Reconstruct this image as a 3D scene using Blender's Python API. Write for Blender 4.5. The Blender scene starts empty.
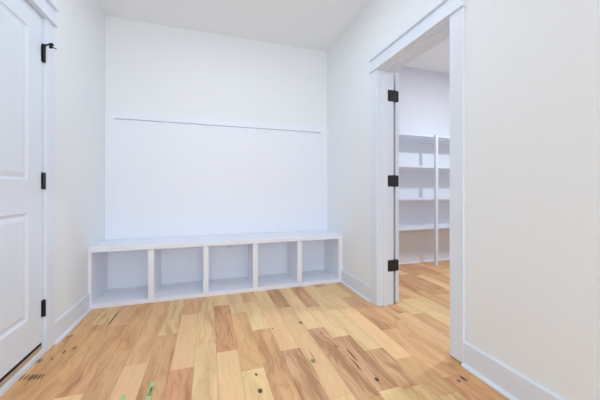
import bpy, bmesh, math, random
from mathutils import Vector, Matrix
random.seed(7)
scene = bpy.context.scene
COL = scene.collection

# ------------------------------------------------------------------ helpers
def lin(c):
    return tuple((x/255/12.92 if x/255 <= .04045 else ((x/255+.055)/1.055)**2.4) for x in c) + (1.0,)

def box(bm, x0, x1, y0, y1, z0, z1, bev=0.0):
    vs = [bm.verts.new(p) for p in ((x0,y0,z0),(x1,y0,z0),(x1,y1,z0),(x0,y1,z0),
                                    (x0,y0,z1),(x1,y0,z1),(x1,y1,z1),(x0,y1,z1))]
    fs = [bm.faces.new([vs[i] for i in f]) for f in ((3,2,1,0),(4,5,6,7),(0,1,5,4),(1,2,6,5),(2,3,7,6),(3,0,4,7))]
    if bev:
        es = list({e for f in fs for e in f.edges})
        bmesh.ops.bevel(bm, geom=es, offset=bev, segments=2, affect='EDGES', profile=.6)

def cyl(bm, p, q, r, n=14, r2=None):
    p, q = Vector(p), Vector(q); d = q-p
    m = Matrix.Translation((p+q)/2) @ d.to_track_quat('Z','Y').to_matrix().to_4x4()
    bmesh.ops.create_cone(bm, cap_ends=True, segments=n, radius1=r, radius2=r if r2 is None else r2, depth=d.length, matrix=m)

def extrude_profile(bm, prof, axis, a0, a1):
    """closed 2D profile extruded along an axis: 'y' -> prof is (x,z); 'x' -> (y,z); 'z' -> (x,y)"""
    def P(p, a):
        return {'y': (p[0], a, p[1]), 'x': (a, p[0], p[1]), 'z': (p[0], p[1], a)}[axis]
    A = [bm.verts.new(P(p, a0)) for p in prof]; B = [bm.verts.new(P(p, a1)) for p in prof]
    n = len(prof)
    for i in range(n):
        bm.faces.new((A[i], A[(i+1) % n], B[(i+1) % n], B[i]))
    bm.faces.new(A[::-1]); bm.faces.new(B)

def obj(name, bm, mat, parent=None, smooth=False):
    bmesh.ops.recalc_face_normals(bm, faces=bm.faces)
    me = bpy.data.meshes.new(name); bm.to_mesh(me); bm.free()
    me.materials.append(mat)
    if smooth:
        for p in me.polygons: p.use_smooth = True
    o = bpy.data.objects.new(name, me); COL.objects.link(o)
    if parent is not None:
        bpy.context.view_layer.update()
        o.parent = parent
        o.matrix_parent_inverse = parent.matrix_world.inverted()
    return o

def tag(o, label, cat, kind=None, group=None):
    o['label'] = label; o['category'] = cat
    if kind: o['kind'] = kind
    if group: o['group'] = group
    return o

def empty(name, loc, label, cat, kind=None):
    o = bpy.data.objects.new(name, None); COL.objects.link(o); o.location = loc
    o.empty_display_size = .1
    bpy.context.view_layer.update()
    return tag(o, label, cat, kind)

def struct(name, bm, mat, label, cat):
    return tag(obj(name, bm, mat), label, cat, 'structure')

# ------------------------------------------------------------------ materials
def paint(name, rgb, rough=.5, bump=.02, scale=350, spec=.5):
    m = bpy.data.materials.new(name); m.use_nodes = True
    nt = m.node_tree; b = nt.nodes['Principled BSDF']
    b.inputs['Base Color'].default_value = lin(rgb); b.inputs['Roughness'].default_value = rough
    b.inputs['Specular IOR Level'].default_value = spec
    tc = nt.nodes.new('ShaderNodeTexCoord'); nz = nt.nodes.new('ShaderNodeTexNoise')
    nz.inputs['Scale'].default_value = scale; nz.inputs['Detail'].default_value = 2
    nt.links.new(tc.outputs['Object'], nz.inputs['Vector'])
    bp = nt.nodes.new('ShaderNodeBump'); bp.inputs['Strength'].default_value = bump; bp.inputs['Distance'].default_value = .002
    nt.links.new(nz.outputs['Fac'], bp.inputs['Height']); nt.links.new(bp.outputs['Normal'], b.inputs['Normal'])
    return m

M_WALL = paint('wall_paint_cream', (240,244,246), .75, .05)
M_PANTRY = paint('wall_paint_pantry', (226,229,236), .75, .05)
M_CEIL = paint('ceiling_paint', (244,246,247), .9, .08, 200)
M_TRIM = paint('trim_paint_white', (231,239,249), .38, .01)
M_BENCH = paint('bench_paint_white', (240,244,252), .42, .01)
M_BLACK = paint('black_metal', (30,28,34), .35, .03)
M_STEEL = paint('screw_metal', (150,150,155), .3, .0)
M_RUBBER = paint('black_rubber', (26,25,26), .7, .0)
M_OAK = paint('oak_sill', (196,166,132), .5, .05, 60)
M_PLATE = paint('outlet_plastic', (240,240,240), .35, .0)
M_SLOT = paint('outlet_slot_dark', (60,60,64), .6, .0)
M_TAPE = paint('green_tape', (186,206,140), .6, .03)
M_INK = paint('black_ink', (38,58,38), .6, .0)
M_BRASS = paint('shade_gray', (120,120,124), .4, .0)

# ------------------------------------------------------------------ key numbers (metres, camera stands at the origin, eye 1 m)
XL, XR = -.974, 1.405          # left / right wall faces
YB = 3.25                      # back wall
YF = -4.6                      # wall behind the camera
ZC = 2.742                     # ceiling
XP = 1.556                     # pantry side of the partition
PX1, PY0, PY1 = 4.4, .45, 3.29 # pantry
DY0, DY1, DZ = 1.355, 2.122, 2.058   # pantry doorway
LY0, LY1, LZ = 1.262, 2.142, 2.070   # left doorway

# ------------------------------------------------------------------ floor of hickory planks
TONES = {  # (plank colour, grain strength)
 'A': ((249,214,158), .6), 'Y': ((243,206,150), 1.2), 'P': ((249,206,154), .4), 'B': ((241,193,139), .9),
 'C': ((232,183,133), 1.2), 'D': ((229,172,126), 1.1), 'O': ((234,183,129), 1.1), 'T': ((239,191,138), .8),
 'K': ((229,184,140), 1.8)}
B0, BW = .045, .1265
ROWS = {
 -8: [('T',2.35),('O',1.75)], -7: [('Y',2.48),('O',1.55)], -6: [('T',2.42),('O',1.66)], -5: [('O',2.02),('C',1.45)],
 -4: [('T',1.84),('P',1.2)], -3: [('Y',2.16),('C',1.25)], -2: [('T',2.46),('P',1.718),('D',1.2)],
 -1: [('Y',1.957),('A',1.15)], 0: [('A',2.567),('D',1.823),('P',1.1)], 1: [('A',2.367),('T',1.59),('A',1.1)],
 2: [('T',2.57),('A',2.031),('C',1.2)], 3: [('A',2.365),('P',1.718),('K',1.15)], 4: [('C',2.355),('P',1.25)],
 5: [('A',1.926),('K',1.2)], 6: [('C',2.30),('A',1.763),('K',1.22)], 7: [('A',2.22),('A',1.556),('K',1.2)],
 8: [('C',2.74),('A',2.1),('P',1.42),('T',1.1)], 9: [('A',2.408),('C',1.75),('T',1.2)], 10: [('C',2.45),('T',1.85),('B',1.3)],
 11: [('A',2.5),('C',1.95),('P',1.4)], 12: [('T',2.7),('A',1.9),('B',1.35)]}
def plank_floor():
    bm = bmesh.new()
    lay = bm.loops.layers.float_color.new('tone'); uv = bm.loops.layers.uv.new('plank')
    rnd = random.Random(11)
    g = .0006
    keys = list('AAAYPPBBCTTOKD')
    def plank(x0, x1, y0, y1, t):
        c, s = TONES[t]; j = rnd.uniform(-.05,.05)
        col = lin(c); col = (col[0]*(1+j), col[1]*(1+j+rnd.uniform(-.02,.02)), col[2]*(1+j+rnd.uniform(-.03,.03)), s)
        ou, ov = rnd.uniform(0,50), rnd.uniform(0,50)
        x0, x1, y0, y1 = x0+g, x1-g, y0+g, y1-g
        top = [bm.verts.new(p) for p in ((x0,y0,0),(x1,y0,0),(x1,y1,0),(x0,y1,0))]
        bot = [bm.verts.new(p) for p in ((x0,y0,-.004),(x1,y0,-.004),(x1,y1,-.004),(x0,y1,-.004))]
        fs = [bm.faces.new(top)]
        for i in range(4): fs.append(bm.faces.new((bot[i], bot[(i+1)%4], top[(i+1)%4], top[i])))
        for f in fs:
            for l in f.loops:
                l[lay] = col; l[uv].uv = (l.vert.co.x - x0 + ou, l.vert.co.y - y0 + ov)
    kmin = math.floor((XL-.16-B0)/BW); kmax = math.ceil((PX1-B0)/BW)
    for k in range(kmin, kmax):
        x0 = B0+k*BW; x1 = x0+BW
        y = PY1+.02
        for t, ye in ROWS.get(k, []):
            plank(x0, x1, ye, y, t); y = ye
        if k not in ROWS: y = y - 0
        first = k not in ROWS
        while y > YF-.02:
            L = rnd.uniform(.3,.6) if first else rnd.uniform(.45,1.05); first = False
            plank(x0, x1, max(y-L, YF-.03), y, rnd.choice(keys)); y -= L
    # sub-floor slab
    n0 = len(bm.faces)
    box(bm, XL-.2, PX1+.1, YF-.1, PY1+.1, -.06, -.004)
    bm.faces.ensure_lookup_table()
    for f in bm.faces[n0:]:
        for l in f.loops: l[lay] = lin((90,62,40))[:3]+(0,)
    return bm

def wood_material():
    m = bpy.data.materials.new('hickory_planks'); m.use_nodes = True
    nt = m.node_tree; N = nt.nodes; L = nt.links; b = N['Principled BSDF']
    at = N.new('ShaderNodeAttribute'); at.attribute_name = 'tone'
    uvn = N.new('ShaderNodeUVMap'); uvn.uv_map = 'plank'
    geo = N.new('ShaderNodeTexCoord')
    def math_(op, a, bb=None, c=None):
        n = N.new('ShaderNodeMath'); n.operation = op
        for i, v in enumerate((a, bb, c)):
            if v is None: continue
            if isinstance(v, (int, float)): n.inputs[i].default_value = v
            else: L.new(v, n.inputs[i])
        return n.outputs[0]
    # wander of the grain: the board coordinate is pushed sideways by a slow noise
    mw = N.new('ShaderNodeMapping'); mw.inputs['Scale'].default_value = (7,3.2,1); L.new(uvn.outputs['UV'], mw.inputs['Vector'])
    nw = N.new('ShaderNodeTexNoise'); nw.inputs['Scale'].default_value = 1; nw.inputs['Detail'].default_value = 2; L.new(mw.outputs[0], nw.inputs['Vector'])
    off = N.new('ShaderNodeCombineXYZ'); L.new(math_('MULTIPLY', math_('SUBTRACT', nw.outputs['Fac'], .5), .10), off.inputs[0])
    uvw = N.new('ShaderNodeVectorMath'); uvw.operation = 'ADD'; L.new(uvn.outputs['UV'], uvw.inputs[0]); L.new(off.outputs[0], uvw.inputs[1])
    def mapping(scale):
        mp = N.new('ShaderNodeMapping'); mp.inputs['Scale'].default_value = scale
        L.new(uvw.outputs[0], mp.inputs['Vector']); return mp.outputs[0]
    def ramp(src, stops):
        r = N.new('ShaderNodeValToRGB'); L.new(src, r.inputs[0])
        e = r.color_ramp.elements
        e[0].position, e[0].color = stops[0][0], (stops[0][1],)*3+(1,)
        e[1].position, e[1].color = stops[-1][0], (stops[-1][1],)*3+(1,)
        for p, v in stops[1:-1]:
            q = e.new(p); q.color = (v,)*3+(1,)
        return r.outputs[0]
    # fine fibres
    n1 = N.new('ShaderNodeTexNoise'); n1.inputs['Scale'].default_value = 1; n1.inputs['Detail'].default_value = 5
    L.new(mapping((90,3.2,1)), n1.inputs['Vector'])
    # cathedral grain: contour bands of a stretched noise
    n2 = N.new('ShaderNodeTexNoise'); n2.inputs['Scale'].default_value = 1; n2.inputs['Detail'].default_value = 1.5; n2.inputs['Distortion'].default_value = .3
    L.new(mapping((10,1.3,1)), n2.inputs['Vector'])
    bands = math_('PINGPONG', math_('MULTIPLY', n2.outputs['Fac'], 9.0), .5)
    bands = ramp(bands, [(0,.0),(.18,.75),(.5,1.0)])
    # broad heart-wood patches
    n3 = N.new('ShaderNodeTexNoise'); n3.inputs['Scale'].default_value = 1; n3.inputs['Detail'].default_value = 2
    L.new(mapping((15,1.5,1)), n3.inputs['Vector'])
    patch = ramp(n3.outputs['Fac'], [(.42,0.0),(.68,1.0)])
    # knots
    vo = N.new('ShaderNodeTexVoronoi'); vo.inputs['Scale'].default_value = 1
    L.new(mapping((6,2.6,1)), vo.inputs['Vector'])
    knot = ramp(vo.outputs['Distance'], [(.02,1.0),(.10,.0)])
    sel = N.new('ShaderNodeSeparateColor'); L.new(vo.outputs['Color'], sel.inputs[0])
    knot = math_('MULTIPLY', knot, math_('GREATER_THAN', sel.outputs[0], .80))
    # mineral streaks and knots seen in single boards: x, y, half-width, half-length, strength
    spots = [(-.955,1.90,.005,.045,.8),(-.935,1.895,.005,.03,.95),(-.915,1.89,.006,.03,.95),(-.902,1.885,.006,.035,1),(-.888,1.885,.006,.03,1),(-.872,1.88,.006,.03,.95),(-.856,1.88,.005,.025,.9),
             (-.962,2.055,.006,.03,.9),(-.948,2.06,.007,.03,.95),(-.905,2.075,.004,.012,.7),(-.889,2.055,.006,.018,.9),(-.859,2.124,.007,.024,.95),(-.816,2.157,.012,.03,.5),
             (-.923,2.34,.006,.018,.85),(-.905,2.35,.006,.018,.85),(-.716,2.57,.007,.16,.85),
             (.246,1.54,.009,.018,.8),(.245,1.408,.014,.022,.8),(.667,2.045,.016,.022,.6),(.442,2.02,.007,.014,.85),(.584,1.56,.016,.028,.45),
             (.832,1.55,.006,.09,.85),(.812,1.45,.005,.07,.9),(.758,1.85,.014,.02,.3),(.785,1.66,.016,.02,.3),(.85,1.302,.012,.02,.9),(.855,2.75,.010,.02,.7),(.60,1.60,.004,.09,.4),
             (1.295,1.165,.010,.028,.9),(1.255,1.16,.010,.014,.75),(-.42,1.50,.02,.03,.35),(1.02,2.02,.008,.012,.5),(.56,1.50,.005,.14,.35),(.15,2.0,.004,.1,.3)]
    tc = N.new('ShaderNodeTexNoise'); tc.inputs['Scale'].default_value = 28; tc.inputs['Detail'].default_value = 2
    L.new(geo.outputs['Object'], tc.inputs['Vector'])
    sx = N.new('ShaderNodeSeparateXYZ'); L.new(geo.outputs['Object'], sx.inputs[0])
    wob = math_('MULTIPLY', math_('SUBTRACT', tc.outputs['Fac'], .5), .010)
    X = math_('ADD', sx.outputs[0], wob); Y = math_('ADD', sx.outputs[1], wob)
    acc = None
    for (x, y, a, c, s) in spots:
        dx = math_('MULTIPLY', math_('SUBTRACT', X, x), 1/a); dy = math_('MULTIPLY', math_('SUBTRACT', Y, y), 1/c)
        d = math_('ADD', math_('MULTIPLY', dx, dx), math_('MULTIPLY', dy, dy))
        v = math_('MULTIPLY', math_('MAXIMUM', math_('SUBTRACT', 1.0, d), 0.0), s*1.6)
        acc = v if acc is None else math_('MAXIMUM', acc, v)
    acc = math_('MINIMUM', acc, .92)
    # combine
    g = at.outputs['Alpha']
    dark = math_('ADD', math_('MULTIPLY', math_('SUBTRACT', 1.0, bands), .24), math_('MULTIPLY', patch, .42))
    dark = math_('ADD', dark, math_('MULTIPLY', math_('SUBTRACT', n1.outputs['Fac'], .5), .6))
    dark = math_('MULTIPLY', dark, g)
    dark = math_('MINIMUM', math_('MAXIMUM', dark, 0.0), .7)
    dark = math_('MAXIMUM', dark, math_('MULTIPLY', knot, .55))
    mx = N.new('ShaderNodeMix'); mx.data_type = 'RGBA'; mx.blend_type = 'MIX'
    dk = N.new('ShaderNodeMix'); dk.data_type = 'RGBA'; dk.blend_type = 'MULTIPLY'; dk.inputs[0].default_value = 1
    L.new(at.outputs['Color'], dk.inputs[6]); dk.inputs[7].default_value = (.50,.34,.22,1)
    L.new(dark, mx.inputs[0]); L.new(at.outputs['Color'], mx.inputs[6]); L.new(dk.outputs[2], mx.inputs[7])
    m2 = N.new('ShaderNodeMix'); m2.data_type = 'RGBA'; m2.inputs[7].default_value = lin((44,26,18))
    L.new(acc, m2.inputs[0]); L.new(mx.outputs[2], m2.inputs[6])
    L.new(m2.outputs[2], b.inputs['Base Color'])
    b.inputs['Roughness'].default_value = .42
    b.inputs['Specular IOR Level'].default_value = .35
    bp = N.new('ShaderNodeBump'); bp.inputs['Strength'].default_value = .08; bp.inputs['Distance'].default_value = .002
    L.new(n1.outputs['Fac'], bp.inputs['Height']); L.new(bp.outputs['Normal'], b.inputs['Normal'])
    return m
fl = struct('floor', plank_floor(), wood_material(), 'hickory plank floor in mixed honey and brown tones', 'floor')

# ------------------------------------------------------------------ shell
bm = bmesh.new(); box(bm, XL-.2, PX1+.1, YF-.1, PY1+.1, ZC, ZC+.1)
struct('ceiling', bm, M_CEIL, 'flat pale grey-white ceiling', 'ceiling')

def wall_y(bm, x0, x1, y0, y1, hole=None):      # wall running along y with an optional door hole (ya, yb, ztop)
    if not hole:
        box(bm, x0, x1, y0, y1, 0, ZC); return
    a, c, zt = hole
    xs = (x0, x1)
    prof = [(y0,0),(a,0),(a,zt),(c,zt),(c,0),(y1,0),(y1,ZC),(y0,ZC)]
    extrude_profile(bm, prof, 'x', x0, x1)
bm = bmesh.new(); wall_y(bm, XL-.13, XL, YF, YB, (LY0-.02, LY1+.02, LZ+.02))
struct('wall_left', bm, M_WALL, 'cream painted wall at left with a white panel door', 'wall')
bm = bmesh.new(); wall_y(bm, XR, XP, YF, YB, (DY0-.02, DY1+.02, DZ+.02))
struct('wall_right', bm, M_WALL, 'cream painted wall at right with the open pantry doorway', 'wall')
bm = bmesh.new(); box(bm, XL-.13, XP, YB, YB+.12, 0, ZC)
struct('wall_back', bm, M_WALL, 'cream back wall above the cubby bench', 'wall')
bm = bmesh.new(); box(bm, XL-.13, XP, YF-.12, YF, 0, ZC)
struct('wall_front', bm, M_WALL, 'cream wall behind the camera', 'wall')
bm = bmesh.new(); box(bm, XP, PX1+.1, PY1, PY1+.1, 0, ZC)
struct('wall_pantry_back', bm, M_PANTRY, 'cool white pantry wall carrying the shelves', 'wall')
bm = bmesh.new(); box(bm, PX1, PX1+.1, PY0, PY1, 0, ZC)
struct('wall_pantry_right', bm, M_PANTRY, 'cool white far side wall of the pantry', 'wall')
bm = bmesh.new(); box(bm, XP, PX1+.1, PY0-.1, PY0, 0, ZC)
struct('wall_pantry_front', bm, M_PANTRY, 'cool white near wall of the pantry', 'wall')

# ------------------------------------------------------------------ baseboards with shoe moulding
BH, BT = .137, .014
def base_prof(h=BH, t=BT):
    return [(0,0),(t,0),(t,h-.006),(t-.004,h),(0,h)]
def shoe_prof(t=BT, r=.017):
    return [(t,0)] + [(t+r*math.cos(a), r*math.sin(a)) for a in [i*math.pi/2/5 for i in range(6)]]
def baseboard(name, axis, face, sgn, a0, a1, label):
    b1 = bmesh.new(); extrude_profile(b1, [(face+sgn*p, z) for p, z in base_prof()], axis, a0, a1)
    o = struct(name, b1, M_TRIM, label, 'baseboard')
    b2 = bmesh.new(); extrude_profile(b2, [(face+sgn*p, z) for p, z in shoe_prof()], axis, a0, a1)
    obj('shoe_molding', b2, M_TRIM, o)
    return o
CW = .095
baseboard('baseboard_left', 'y', XL, 1, LY1+.006+CW, 2.82, 'white baseboard between the left door and the bench')
baseboard('baseboard_left_near', 'y', XL, 1, YF, LY0-.006-CW, 'white baseboard on the left wall nearer the camera')
baseboard('baseboard_right', 'y', XR, -1, DY1+.006+CW, 2.82, 'short white baseboard between the bench and the pantry doorway')
baseboard('baseboard_right_near', 'y', XR, -1, YF, DY0-.006-CW, 'white baseboard along the right wall in the foreground')
baseboard('baseboard_pantry', 'x', PY1, -1, XP+.06, PX1, 'white baseboard under the pantry shelves')

# ------------------------------------------------------------------ door casings
def doorway(name, face, sgn, back, y0, y1, zt, stop0, stop1, label):
    """face: room wall plane, sgn: direction into the room, back: other side of the wall"""
    root = empty(name, (face, (y0+y1)/2, 0), label, 'door frame', 'structure')
    def bx(bm, a, c, *r, bev=0):
        box(bm, min(a, c), max(a, c), *r, bev=bev)
    for ya, yb in ((y0-.006-CW, y0-.006), (y1+.006, y1+.006+CW)):
        bm = bmesh.new(); bx(bm, face, face+sgn*.016, ya, yb, .011 if sgn < 0 and ya < y0 else .002, zt+.006, bev=.0015); obj('casing', bm, M_TRIM, root)
    ya, yb = y0-.006-CW, y1+.006+CW
    h0 = zt+.006
    bm = bmesh.new(); bx(bm, face, face+sgn*.032, ya-.006, yb+.012, h0, h0+.013, bev=.002); obj('fillet', bm, M_TRIM, root)
    bm = bmesh.new(); bx(bm, face, face+sgn*.020, ya-.002, yb+.002, h0+.013, h0+.104, bev=.001); obj('header', bm, M_TRIM, root)
    bm = bmesh.new(); bx(bm, face, face+sgn*.038, ya-.008, yb+.008, h0+.104, h0+.120, bev=.002); obj('header_cap', bm, M_TRIM, root)
    # jamb lining and stops
    bm = bmesh.new()
    bx(bm, face, back, y0-.018, y0, .002, zt); bx(bm, face, back, y1, y1+.018, .002, zt); bx(bm, face, back, y0-.018, y1+.018, zt, zt+.018)
    obj('jamb', bm, M_TRIM, root)
    bm = bmesh.new()
    prof = [(y0,.002),(y0+.012,.002),(y0+.012,zt-.012),(y1-.012,zt-.012),(y1-.012,.002),(y1,.002),(y1,zt),(y0,zt)]
    extrude_profile(bm, prof, 'x', stop0, stop1); obj('door_stop_strip', bm, M_TRIM, root)
    return root
fr1 = doorway('trim_1', XL, 1, XL-.13, LY0, LY1, LZ, XL-.09, XL-.045, 'white craftsman frame around the left panel door')
fr2 = doorway('trim_2', XR, -1, XP, DY0, DY1, DZ, 1.446, 1.487, 'white craftsman frame around the open pantry doorway')
# pantry-side casing
for ya, yb in ((DY0-.006-CW, DY0-.006),):
    bm = bmesh.new(); box(bm, XP, XP+.016, ya, yb, .002, DZ+.006); obj('casing', bm, M_TRIM, fr2)
bm = bmesh.new(); box(bm, XP, XP+.016, DY0-.1, DY1-.02, DZ+.006, DZ+.1); obj('casing', bm, M_TRIM, fr2)

# ------------------------------------------------------------------ panel doors
def door_mesh(w, h, t, panels, P):
    """P maps (across from the hinge, thickness, up) to world; both faces carry raised panels"""
    bm = bmesh.new()
    us = sorted({0, w} | {p[0] for p in panels} | {p[1] for p in panels})
    zs = sorted({0, h} | {p[2] for p in panels} | {p[3] for p in panels})
    def isp(a, c):
        return any(p[0] <= a < p[1] and p[2] <= c < p[3] for p in panels)
    for side, s in ((0, 1), (t, -1)):
        for i in range(len(us)-1):
            for j in range(len(zs)-1):
                if isp(us[i], zs[j]): continue
                bm.faces.new([bm.verts.new(P(u, side, z)) for u, z in ((us[i],zs[j]),(us[i+1],zs[j]),(us[i+1],zs[j+1]),(us[i],zs[j+1]))])
        for (a, c, e, f) in panels:
            prof = [(0,0),(.004,.005),(.012,.009),(.018,.010),(.044,.003),(.046,.003)]
            loops = []
            for ins, dep in prof:
                loops.append([bm.verts.new(P(u, side+s*dep, z)) for u, z in ((a+ins,e+ins),(c-ins,e+ins),(c-ins,f-ins),(a+ins,f-ins))])
            for k in range(len(loops)-1):
                for q in range(4):
                    bm.faces.new((loops[k][q], loops[k][(q+1)%4], loops[k+1][(q+1)%4], loops[k+1][q]))
            bm.faces.new(loops[-1])
    ed = [(0,0),(w,0),(w,h),(0,h)]
    for q in range(4):
        (u0,z0),(u1,z1) = ed[q], ed[(q+1)%4]
        bm.faces.new([bm.verts.new(P(*p)) for p in ((u0,0,z0),(u1,0,z1),(u1,t,z1),(u0,t,z0))])
    bmesh.ops.remove_doubles(bm, verts=bm.verts, dist=.0001)
    return bm

# left door: closed, hinges on the far jamb, leaf face flush with the wall plane
LW, LZ0 = LY1-LY0-.006, .078
LH = LZ-.004-LZ0
d1 = struct('door_1', door_mesh(LW, LH, .040, [(.142, LW-.142, .19, .80), (.142, LW-.142, .985, LH-.125)],
            lambda u, t, z: (XL-.002-t, LY1-.003-u, LZ0+z)), M_TRIM,
            'closed white two-panel door with black hinges at the left', 'door')
for z in (1.848, 1.065, .281):
    bm = bmesh.new()
    yh, xh = LY1-.001, XL+.006
    for k in range(5):
        cyl(bm, (xh, yh, z-.050+k*.0201), (xh, yh, z-.050+k*.0201+.0192), .0082, 14)
    cyl(bm, (xh, yh, z-.052), (xh, yh, z+.053), .005, 10)
    box(bm, XL-.001, XL+.0015, yh-.016, yh, z-.050, z+.050)
    box(bm, XL-.001, XL+.0045, yh, yh+.008, z-.050, z+.050)
    o = obj('hinge', bm, M_BLACK, d1); o['label'] = 'black door hinge'
# hinge-pin door stop on the top hinge
bm = bmesh.new()
zt = 1.902; px, py = XL+.006, LY1-.001
cyl(bm, (px, py, zt-.006), (px, py, zt+.005), .011, 14)
cyl(bm, (px, py, zt), (XL+.050, 2.108, zt-.004), .0050, 10)
cyl(bm, (XL+.055, 2.108, zt-.026), (XL+.055, 2.108, zt+.002), .0054, 12)
cyl(bm, (XL+.055, 2.102, zt-.016), (XL+.050, 2.182, zt+.004), .0036, 10)
ds = obj('door_stop', bm, M_BLACK, d1); ds['label'] = 'black hinge-pin door stop on the top hinge'
bm = bmesh.new(); cyl(bm, (XL+.048, 2.112, zt-.004), (XL+.064, 2.106, zt-.004), .0095, 14)
cyl(bm, (XL+.050, 2.110, zt-.020), (XL+.060, 2.106, zt-.020), .008, 14)
obj('rubber_tip', bm, M_RUBBER, ds)
bm = bmesh.new()
ky = LY0+.07
cyl(bm, (XL-.002, ky, .98), (XL+.008, ky, .98), .032, 24); cyl(bm, (XL+.008, ky, .98), (XL+.04, ky, .98), .011, 14)
bmesh.ops.create_uvsphere(bm, u_segments=20, v_segments=12, radius=.027, matrix=Matrix.Translation((XL+.055, ky, .98)))
obj('door_knob', bm, M_BLACK, d1, True)['label'] = 'black round door knob'
bm = bmesh.new(); box(bm, XL-.038, XL-.006, LY0+.004, LY1-.004, .0562, .0778)  # black strip set forward to give the gap under the door its shade
obj('gap_shade_strip', bm, M_RUBBER, d1)['label'] = 'black strip standing in for the dark gap under the door'

# threshold below the left door
th = empty('trim_3', (XL, (LY0+LY1)/2, 0), 'oak threshold with a white strip under the left door', 'threshold', 'structure')
bm = bmesh.new(); box(bm, XL-.13, XL-.004, LY0+.001, LY1-.001, .001, .056, bev=.002); obj('sill', bm, M_OAK, th)
bm = bmesh.new(); box(bm, XL-.004, XL+.012, LY0-.004, LY1+.004, .001, .034, bev=.003); obj('riser', bm, M_TRIM, th)

# pantry door: opened right round, lying back along the pantry side of the partition
PW, PH, PT = DY1-DY0-.006, DZ-.016, .035
PIV = Vector((XP+.008, DY1+.001, 0)); ANG = math.radians(4)
def PD(u, t, z):
    # at full swing the leaf runs towards +y; t grows away from the partition
    x, y = .016+t, .003+u
    return (PIV.x + x*math.cos(ANG) + y*math.sin(ANG), PIV.y - x*math.sin(ANG)*0 + y*math.cos(ANG), .012+z)
d2 = struct('door_2', door_mesh(PW, PH, PT, [(.12, PW-.12, .19, .80), (.12, PW-.12, .985, PH-.125)], PD), M_TRIM,
            'white pantry door swung fully open, seen edge-on beside its jamb', 'door')
def rounded_plate(bm, fn, a0, a1, z0, z1, th, r=.012):
    """plate in (a, z) with the corners at a1 rounded, thickness th along the third axis"""
    pts = [(a0,z0)]
    for i in range(5):
        q = -math.pi/2 + i*math.pi/8; pts.append((a1-(r if a1>a0 else -r)*(1-math.cos(q)), z0+r*(1+math.sin(q))))
    for i in range(5):
        q = i*math.pi/8; pts.append((a1-(r if a1>a0 else -r)*(1-math.cos(q)), z1-r*(1-math.sin(q))))
    pts.append((a0,z1))
    A = [bm.verts.new(fn(a, 0, z)) for a, z in pts]; B = [bm.verts.new(fn(a, th, z)) for a, z in pts]
    n = len(pts)
    for i in range(n): bm.faces.new((A[i], A[(i+1)%n], B[(i+1)%n], B[i]))
    bm.faces.new(A[::-1]); bm.faces.new(B)
for z in (1.845, 1.093, .345):
    bm = bmesh.new(); z0, z1 = z-.050, z+.050
    for k in range(5):
        cyl(bm, (PIV.x, PIV.y, z0+k*.0202), (PIV.x, PIV.y, z0+k*.0202+.0192), .0068, 12)
    cyl(bm, (PIV.x, PIV.y, z0-.005), (PIV.x, PIV.y, z1+.005), .0042, 10)
    rounded_plate(bm, lambda a, t, zz: (a, DY1-.0005-t, zz), PIV.x, PIV.x-.070, z0, z1, .0025)
    rounded_plate(bm, lambda a, t, zz: (a, PD(0,0,0)[1]-.0002-t, zz), PIV.x, PIV.x+.046, z0, z1, .0025)
    h = obj('hinge', bm, M_BLACK, d2); h['label'] = 'black butt hinge'
    bm = bmesh.new()
    for dz in (-.034, 0, .034):
        cyl(bm, (PIV.x-.046, DY1-.003, z+dz), (PIV.x-.046, DY1-.0042, z+dz), .004, 10)
        cyl(bm, (PIV.x+.022, DY1+.0016, z+dz), (PIV.x+.022, DY1-.0004, z+dz), .004, 10)
    obj('screw', bm, M_BLACK, h)

# ------------------------------------------------------------------ cubby bench
def bead_profile(x0, x1, yf, yb, pitch=.041, gw=.003, gd=.0016):
    pts = [(x0, yb), (x0, yf)]
    n = int((x1-x0)/pitch); off = ((x1-x0)-n*pitch)/2
    for i in range(n+1):
        c = x0+off+i*pitch
        if c-gw <= x0 or c+gw >= x1: continue
        pts += [(c-gw, yf), (c-gw*.55, yf+gd*.5), (c-gw*.2, yf+gd*.3), (c+gw*.2, yf+gd*.3), (c+gw*.55, yf+gd*.5), (c+gw, yf)]
    pts += [(x1, yf), (x1, yb)]
    return pts
YFB = 2.82; e = .001
bench = empty('storage_bench', ((XL+XR)/2, 3.03, 0), 'long white built-in bench with five open cubbies along the back wall', 'bench')
bm = bmesh.new(); box(bm, XL+e, XR-e, YFB-.010, YB-.014, .482, .522, bev=.003); obj('bench_top', bm, M_BENCH, bench)
bm = bmesh.new(); box(bm, XL+e, XR-e, YFB, YB-.014, .001, .038, bev=.0015); obj('base', bm, M_BENCH, bench)
for a, c in ((XL+e, -.949), (1.357, XR-e)):
    bm = bmesh.new(); box(bm, a, c, YFB, YB-.026, .038, .482); obj('side_panel', bm, M_BENCH, bench)
for a, c in ((-.519,-.470), (-.050,-.002), (.419,.467), (.883,.932)):
    bm = bmesh.new(); box(bm, a, c, YFB, YB-.026, .038, .482); obj('divider', bm, M_BENCH, bench)
bm = bmesh.new(); extrude_profile(bm, bead_profile(XL+e, XR-e, YB-.026, YB-.014), 'z', .038, .482); obj('back_panel', bm, M_BENCH, bench)

# ------------------------------------------------------------------ beadboard panel over the bench
panel = empty('wall_panel', ((XL+XR)/2, YB-.001, .523), 'tall white beadboard panel framed by flat boards on the wall above the bench', 'wall panel')
ZR0, ZR1 = 1.729, 1.802
bm = bmesh.new(); extrude_profile(bm, bead_profile(-.889, 1.306, YB-.017, YB-.001), 'z', .523, ZR0-.012); obj('beadboard', bm, M_BENCH, panel)
for a, c in ((XL+e, -.889), (1.306, XR-e)):
    bm = bmesh.new(); box(bm, a, c, YB-.021, YB-.001, .523, ZR0); obj('stile', bm, M_BENCH, panel)
bm = bmesh.new(); box(bm, XL+e, XR-e, YB-.021, YB-.001, ZR0, ZR1); obj('top_rail', bm, M_BENCH, panel)

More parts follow.
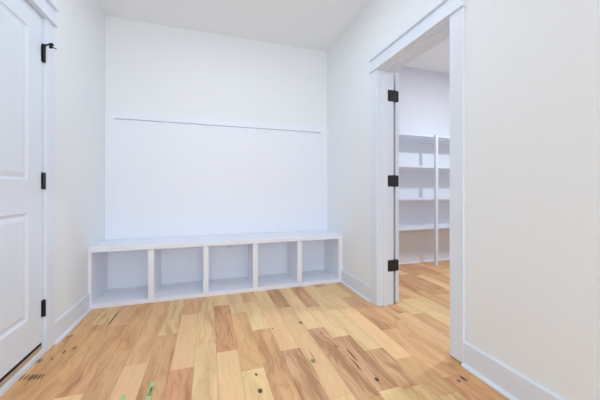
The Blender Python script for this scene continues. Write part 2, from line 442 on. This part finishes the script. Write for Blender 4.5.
# ------------------------------------------------------------------ outlet in the middle cubby
yo = YB-.0265
out = empty('wall_outlet', (.217, yo, .42), 'white electrical outlet on the back of the middle cubby', 'outlet')
bm = bmesh.new(); box(bm, .217-.036, .217+.036, yo-.006, yo, .362, .478, bev=.003); obj('cover_plate', bm, M_PLATE, out)
for zc in (.400, .440):
    bm = bmesh.new(); cyl(bm, (.217, yo-.009, zc), (.217, yo-.005, zc), .016, 24); s = obj('socket', bm, M_PLATE, out)
    bm = bmesh.new()
    box(bm, .209, .2115, yo-.0098, yo-.0085, zc-.003, zc+.007); box(bm, .2225, .225, yo-.0098, yo-.0085, zc-.003, zc+.007)
    cyl(bm, (.217, yo-.0098, zc-.008), (.217, yo-.0085, zc-.008), .0035, 12)
    obj('socket_slot', bm, M_SLOT, s)

# ------------------------------------------------------------------ pantry shelving
SH = empty('pantry_shelving', (2.89, 3.15, 0), 'white fixed pantry shelves with a slim front post, seen through the doorway', 'shelving')
for z in (1.758, 1.342, .916, .522):
    bm = bmesh.new(); box(bm, 1.72, PX1-.002, 3.055, PY1-.001, z-.026, z, bev=.0015); obj('shelf', bm, M_TRIM, SH)
    bm = bmesh.new(); box(bm, 1.72, PX1-.002, PY1-.018, PY1-.001, z-.062, z-.026); obj('shelf_cleat', bm, M_TRIM, SH)
bm = bmesh.new(); box(bm, 2.880, 2.918, 3.020, 3.055,   .001, 1.758, bev=.0015); obj('post', bm, M_TRIM, SH)

# ------------------------------------------------------------------ green tape strips on the floor
def tape(pts_y, x, ang, label, text=None):
    y0, y1 = pts_y; w = .0115
    t = empty('masking_tape', (x, (y0+y1)/2, .0003), label, 'tape')
    R = Matrix.Translation((x, (y0+y1)/2, 0)) @ Matrix.Rotation(ang, 4, 'Z')
    bm = bmesh.new(); box(bm, -w, w, -(y1-y0)/2, (y1-y0)/2, .0003, .0009)
    n = 5
    bmesh.ops.transform(bm, matrix=R, verts=bm.verts); obj('tape_strip', bm, M_TAPE, t)
    if text:
        cu = bpy.data.curves.new('lettering', 'FONT'); cu.body = text; cu.size = .026; cu.extrude = .0001; cu.shear = .25; cu.offset = .0006
        cu.align_x = 'RIGHT'; cu.align_y = 'CENTER'
        tmp = bpy.data.objects.new('lettering_curve', cu); COL.objects.link(tmp)
        bpy.context.view_layer.update()
        me = bpy.data.meshes.new_from_object(tmp.evaluated_get(bpy.context.evaluated_depsgraph_get()))
        bpy.data.objects.remove(tmp)
        bm = bmesh.new(); bm.from_mesh(me); bpy.data.meshes.remove(me)
        M = R @ Matrix.Translation((0, (y1-y0)/2-.048, .0011)) @ Matrix.Rotation(math.pi/2, 4, 'Z')
        bmesh.ops.transform(bm, matrix=M, verts=bm.verts)
        o = obj('lettering', bm, M_INK, t); o['label'] = 'dark slanted lettering'
tape((1.43, 1.652), -.279, .0, 'longer green tape strip with dark lettering stuck on the plank floor', 'Green')
tape((1.46, 1.582), -.397, .0, 'plain green tape strip, left of the lettered strip on the floor')

# ------------------------------------------------------------------ light
def area(name, loc, rot, sx, sy, watts, col=(1,1,1), shape='RECTANGLE'):
    l = bpy.data.lights.new(name, 'AREA'); l.shape = shape; l.size = sx; l.size_y = sy; l.energy = watts; l.color = col
    o = bpy.data.objects.new(name, l); COL.objects.link(o); o.location = loc; o.rotation_euler = rot; return o
area('ceiling_fill_room', (.2, 1.75, ZC-.03), (0,0,0), 1.3, 1.2, 22, (.715,.818,.95))  # added unseen fill overhead, evens out the walls and bench top
area('ceiling_lamp_hall', (.2, -2.4, ZC-.03), (0,0,0), 1.2, 1.2, 10, (.715,.818,.95))
area('rear_fill_light', (.2, YF+.05, 1.5), (math.radians(90),0,0), 2.2, 2.2, 108, (.715,.818,.95))  # added fill from the rear wall, no window is modelled there
area('pantry_lamp', (3.05, 1.85, ZC-.03), (0,0,0), .16, .16, 50, (.85,.905,.98), 'DISK')
w = bpy.data.worlds.new('World'); scene.world = w; w.use_nodes = True
w.node_tree.nodes['Background'].inputs[0].default_value = (.8,.85,.9,1); w.node_tree.nodes['Background'].inputs[1].default_value = .3

# ------------------------------------------------------------------ camera
cam = bpy.data.cameras.new('camera'); co = bpy.data.objects.new('camera', cam); COL.objects.link(co)
cam.sensor_width = 36; cam.lens = 282/600*36; cam.shift_y = -8.5/600; cam.clip_start = .02
co.location = (0,0,1.0); co.rotation_euler = (math.radians(90), 0, math.radians(-17.9))
scene.camera = co
vs = scene.view_settings; vs.view_transform = 'Standard'; vs.look = 'None'; vs.gamma = 1; vs.use_curve_mapping = False; vs.exposure = -.71
scene.cycles.max_bounces = 12; scene.cycles.diffuse_bounces = 8
scene.cycles.use_denoising = True
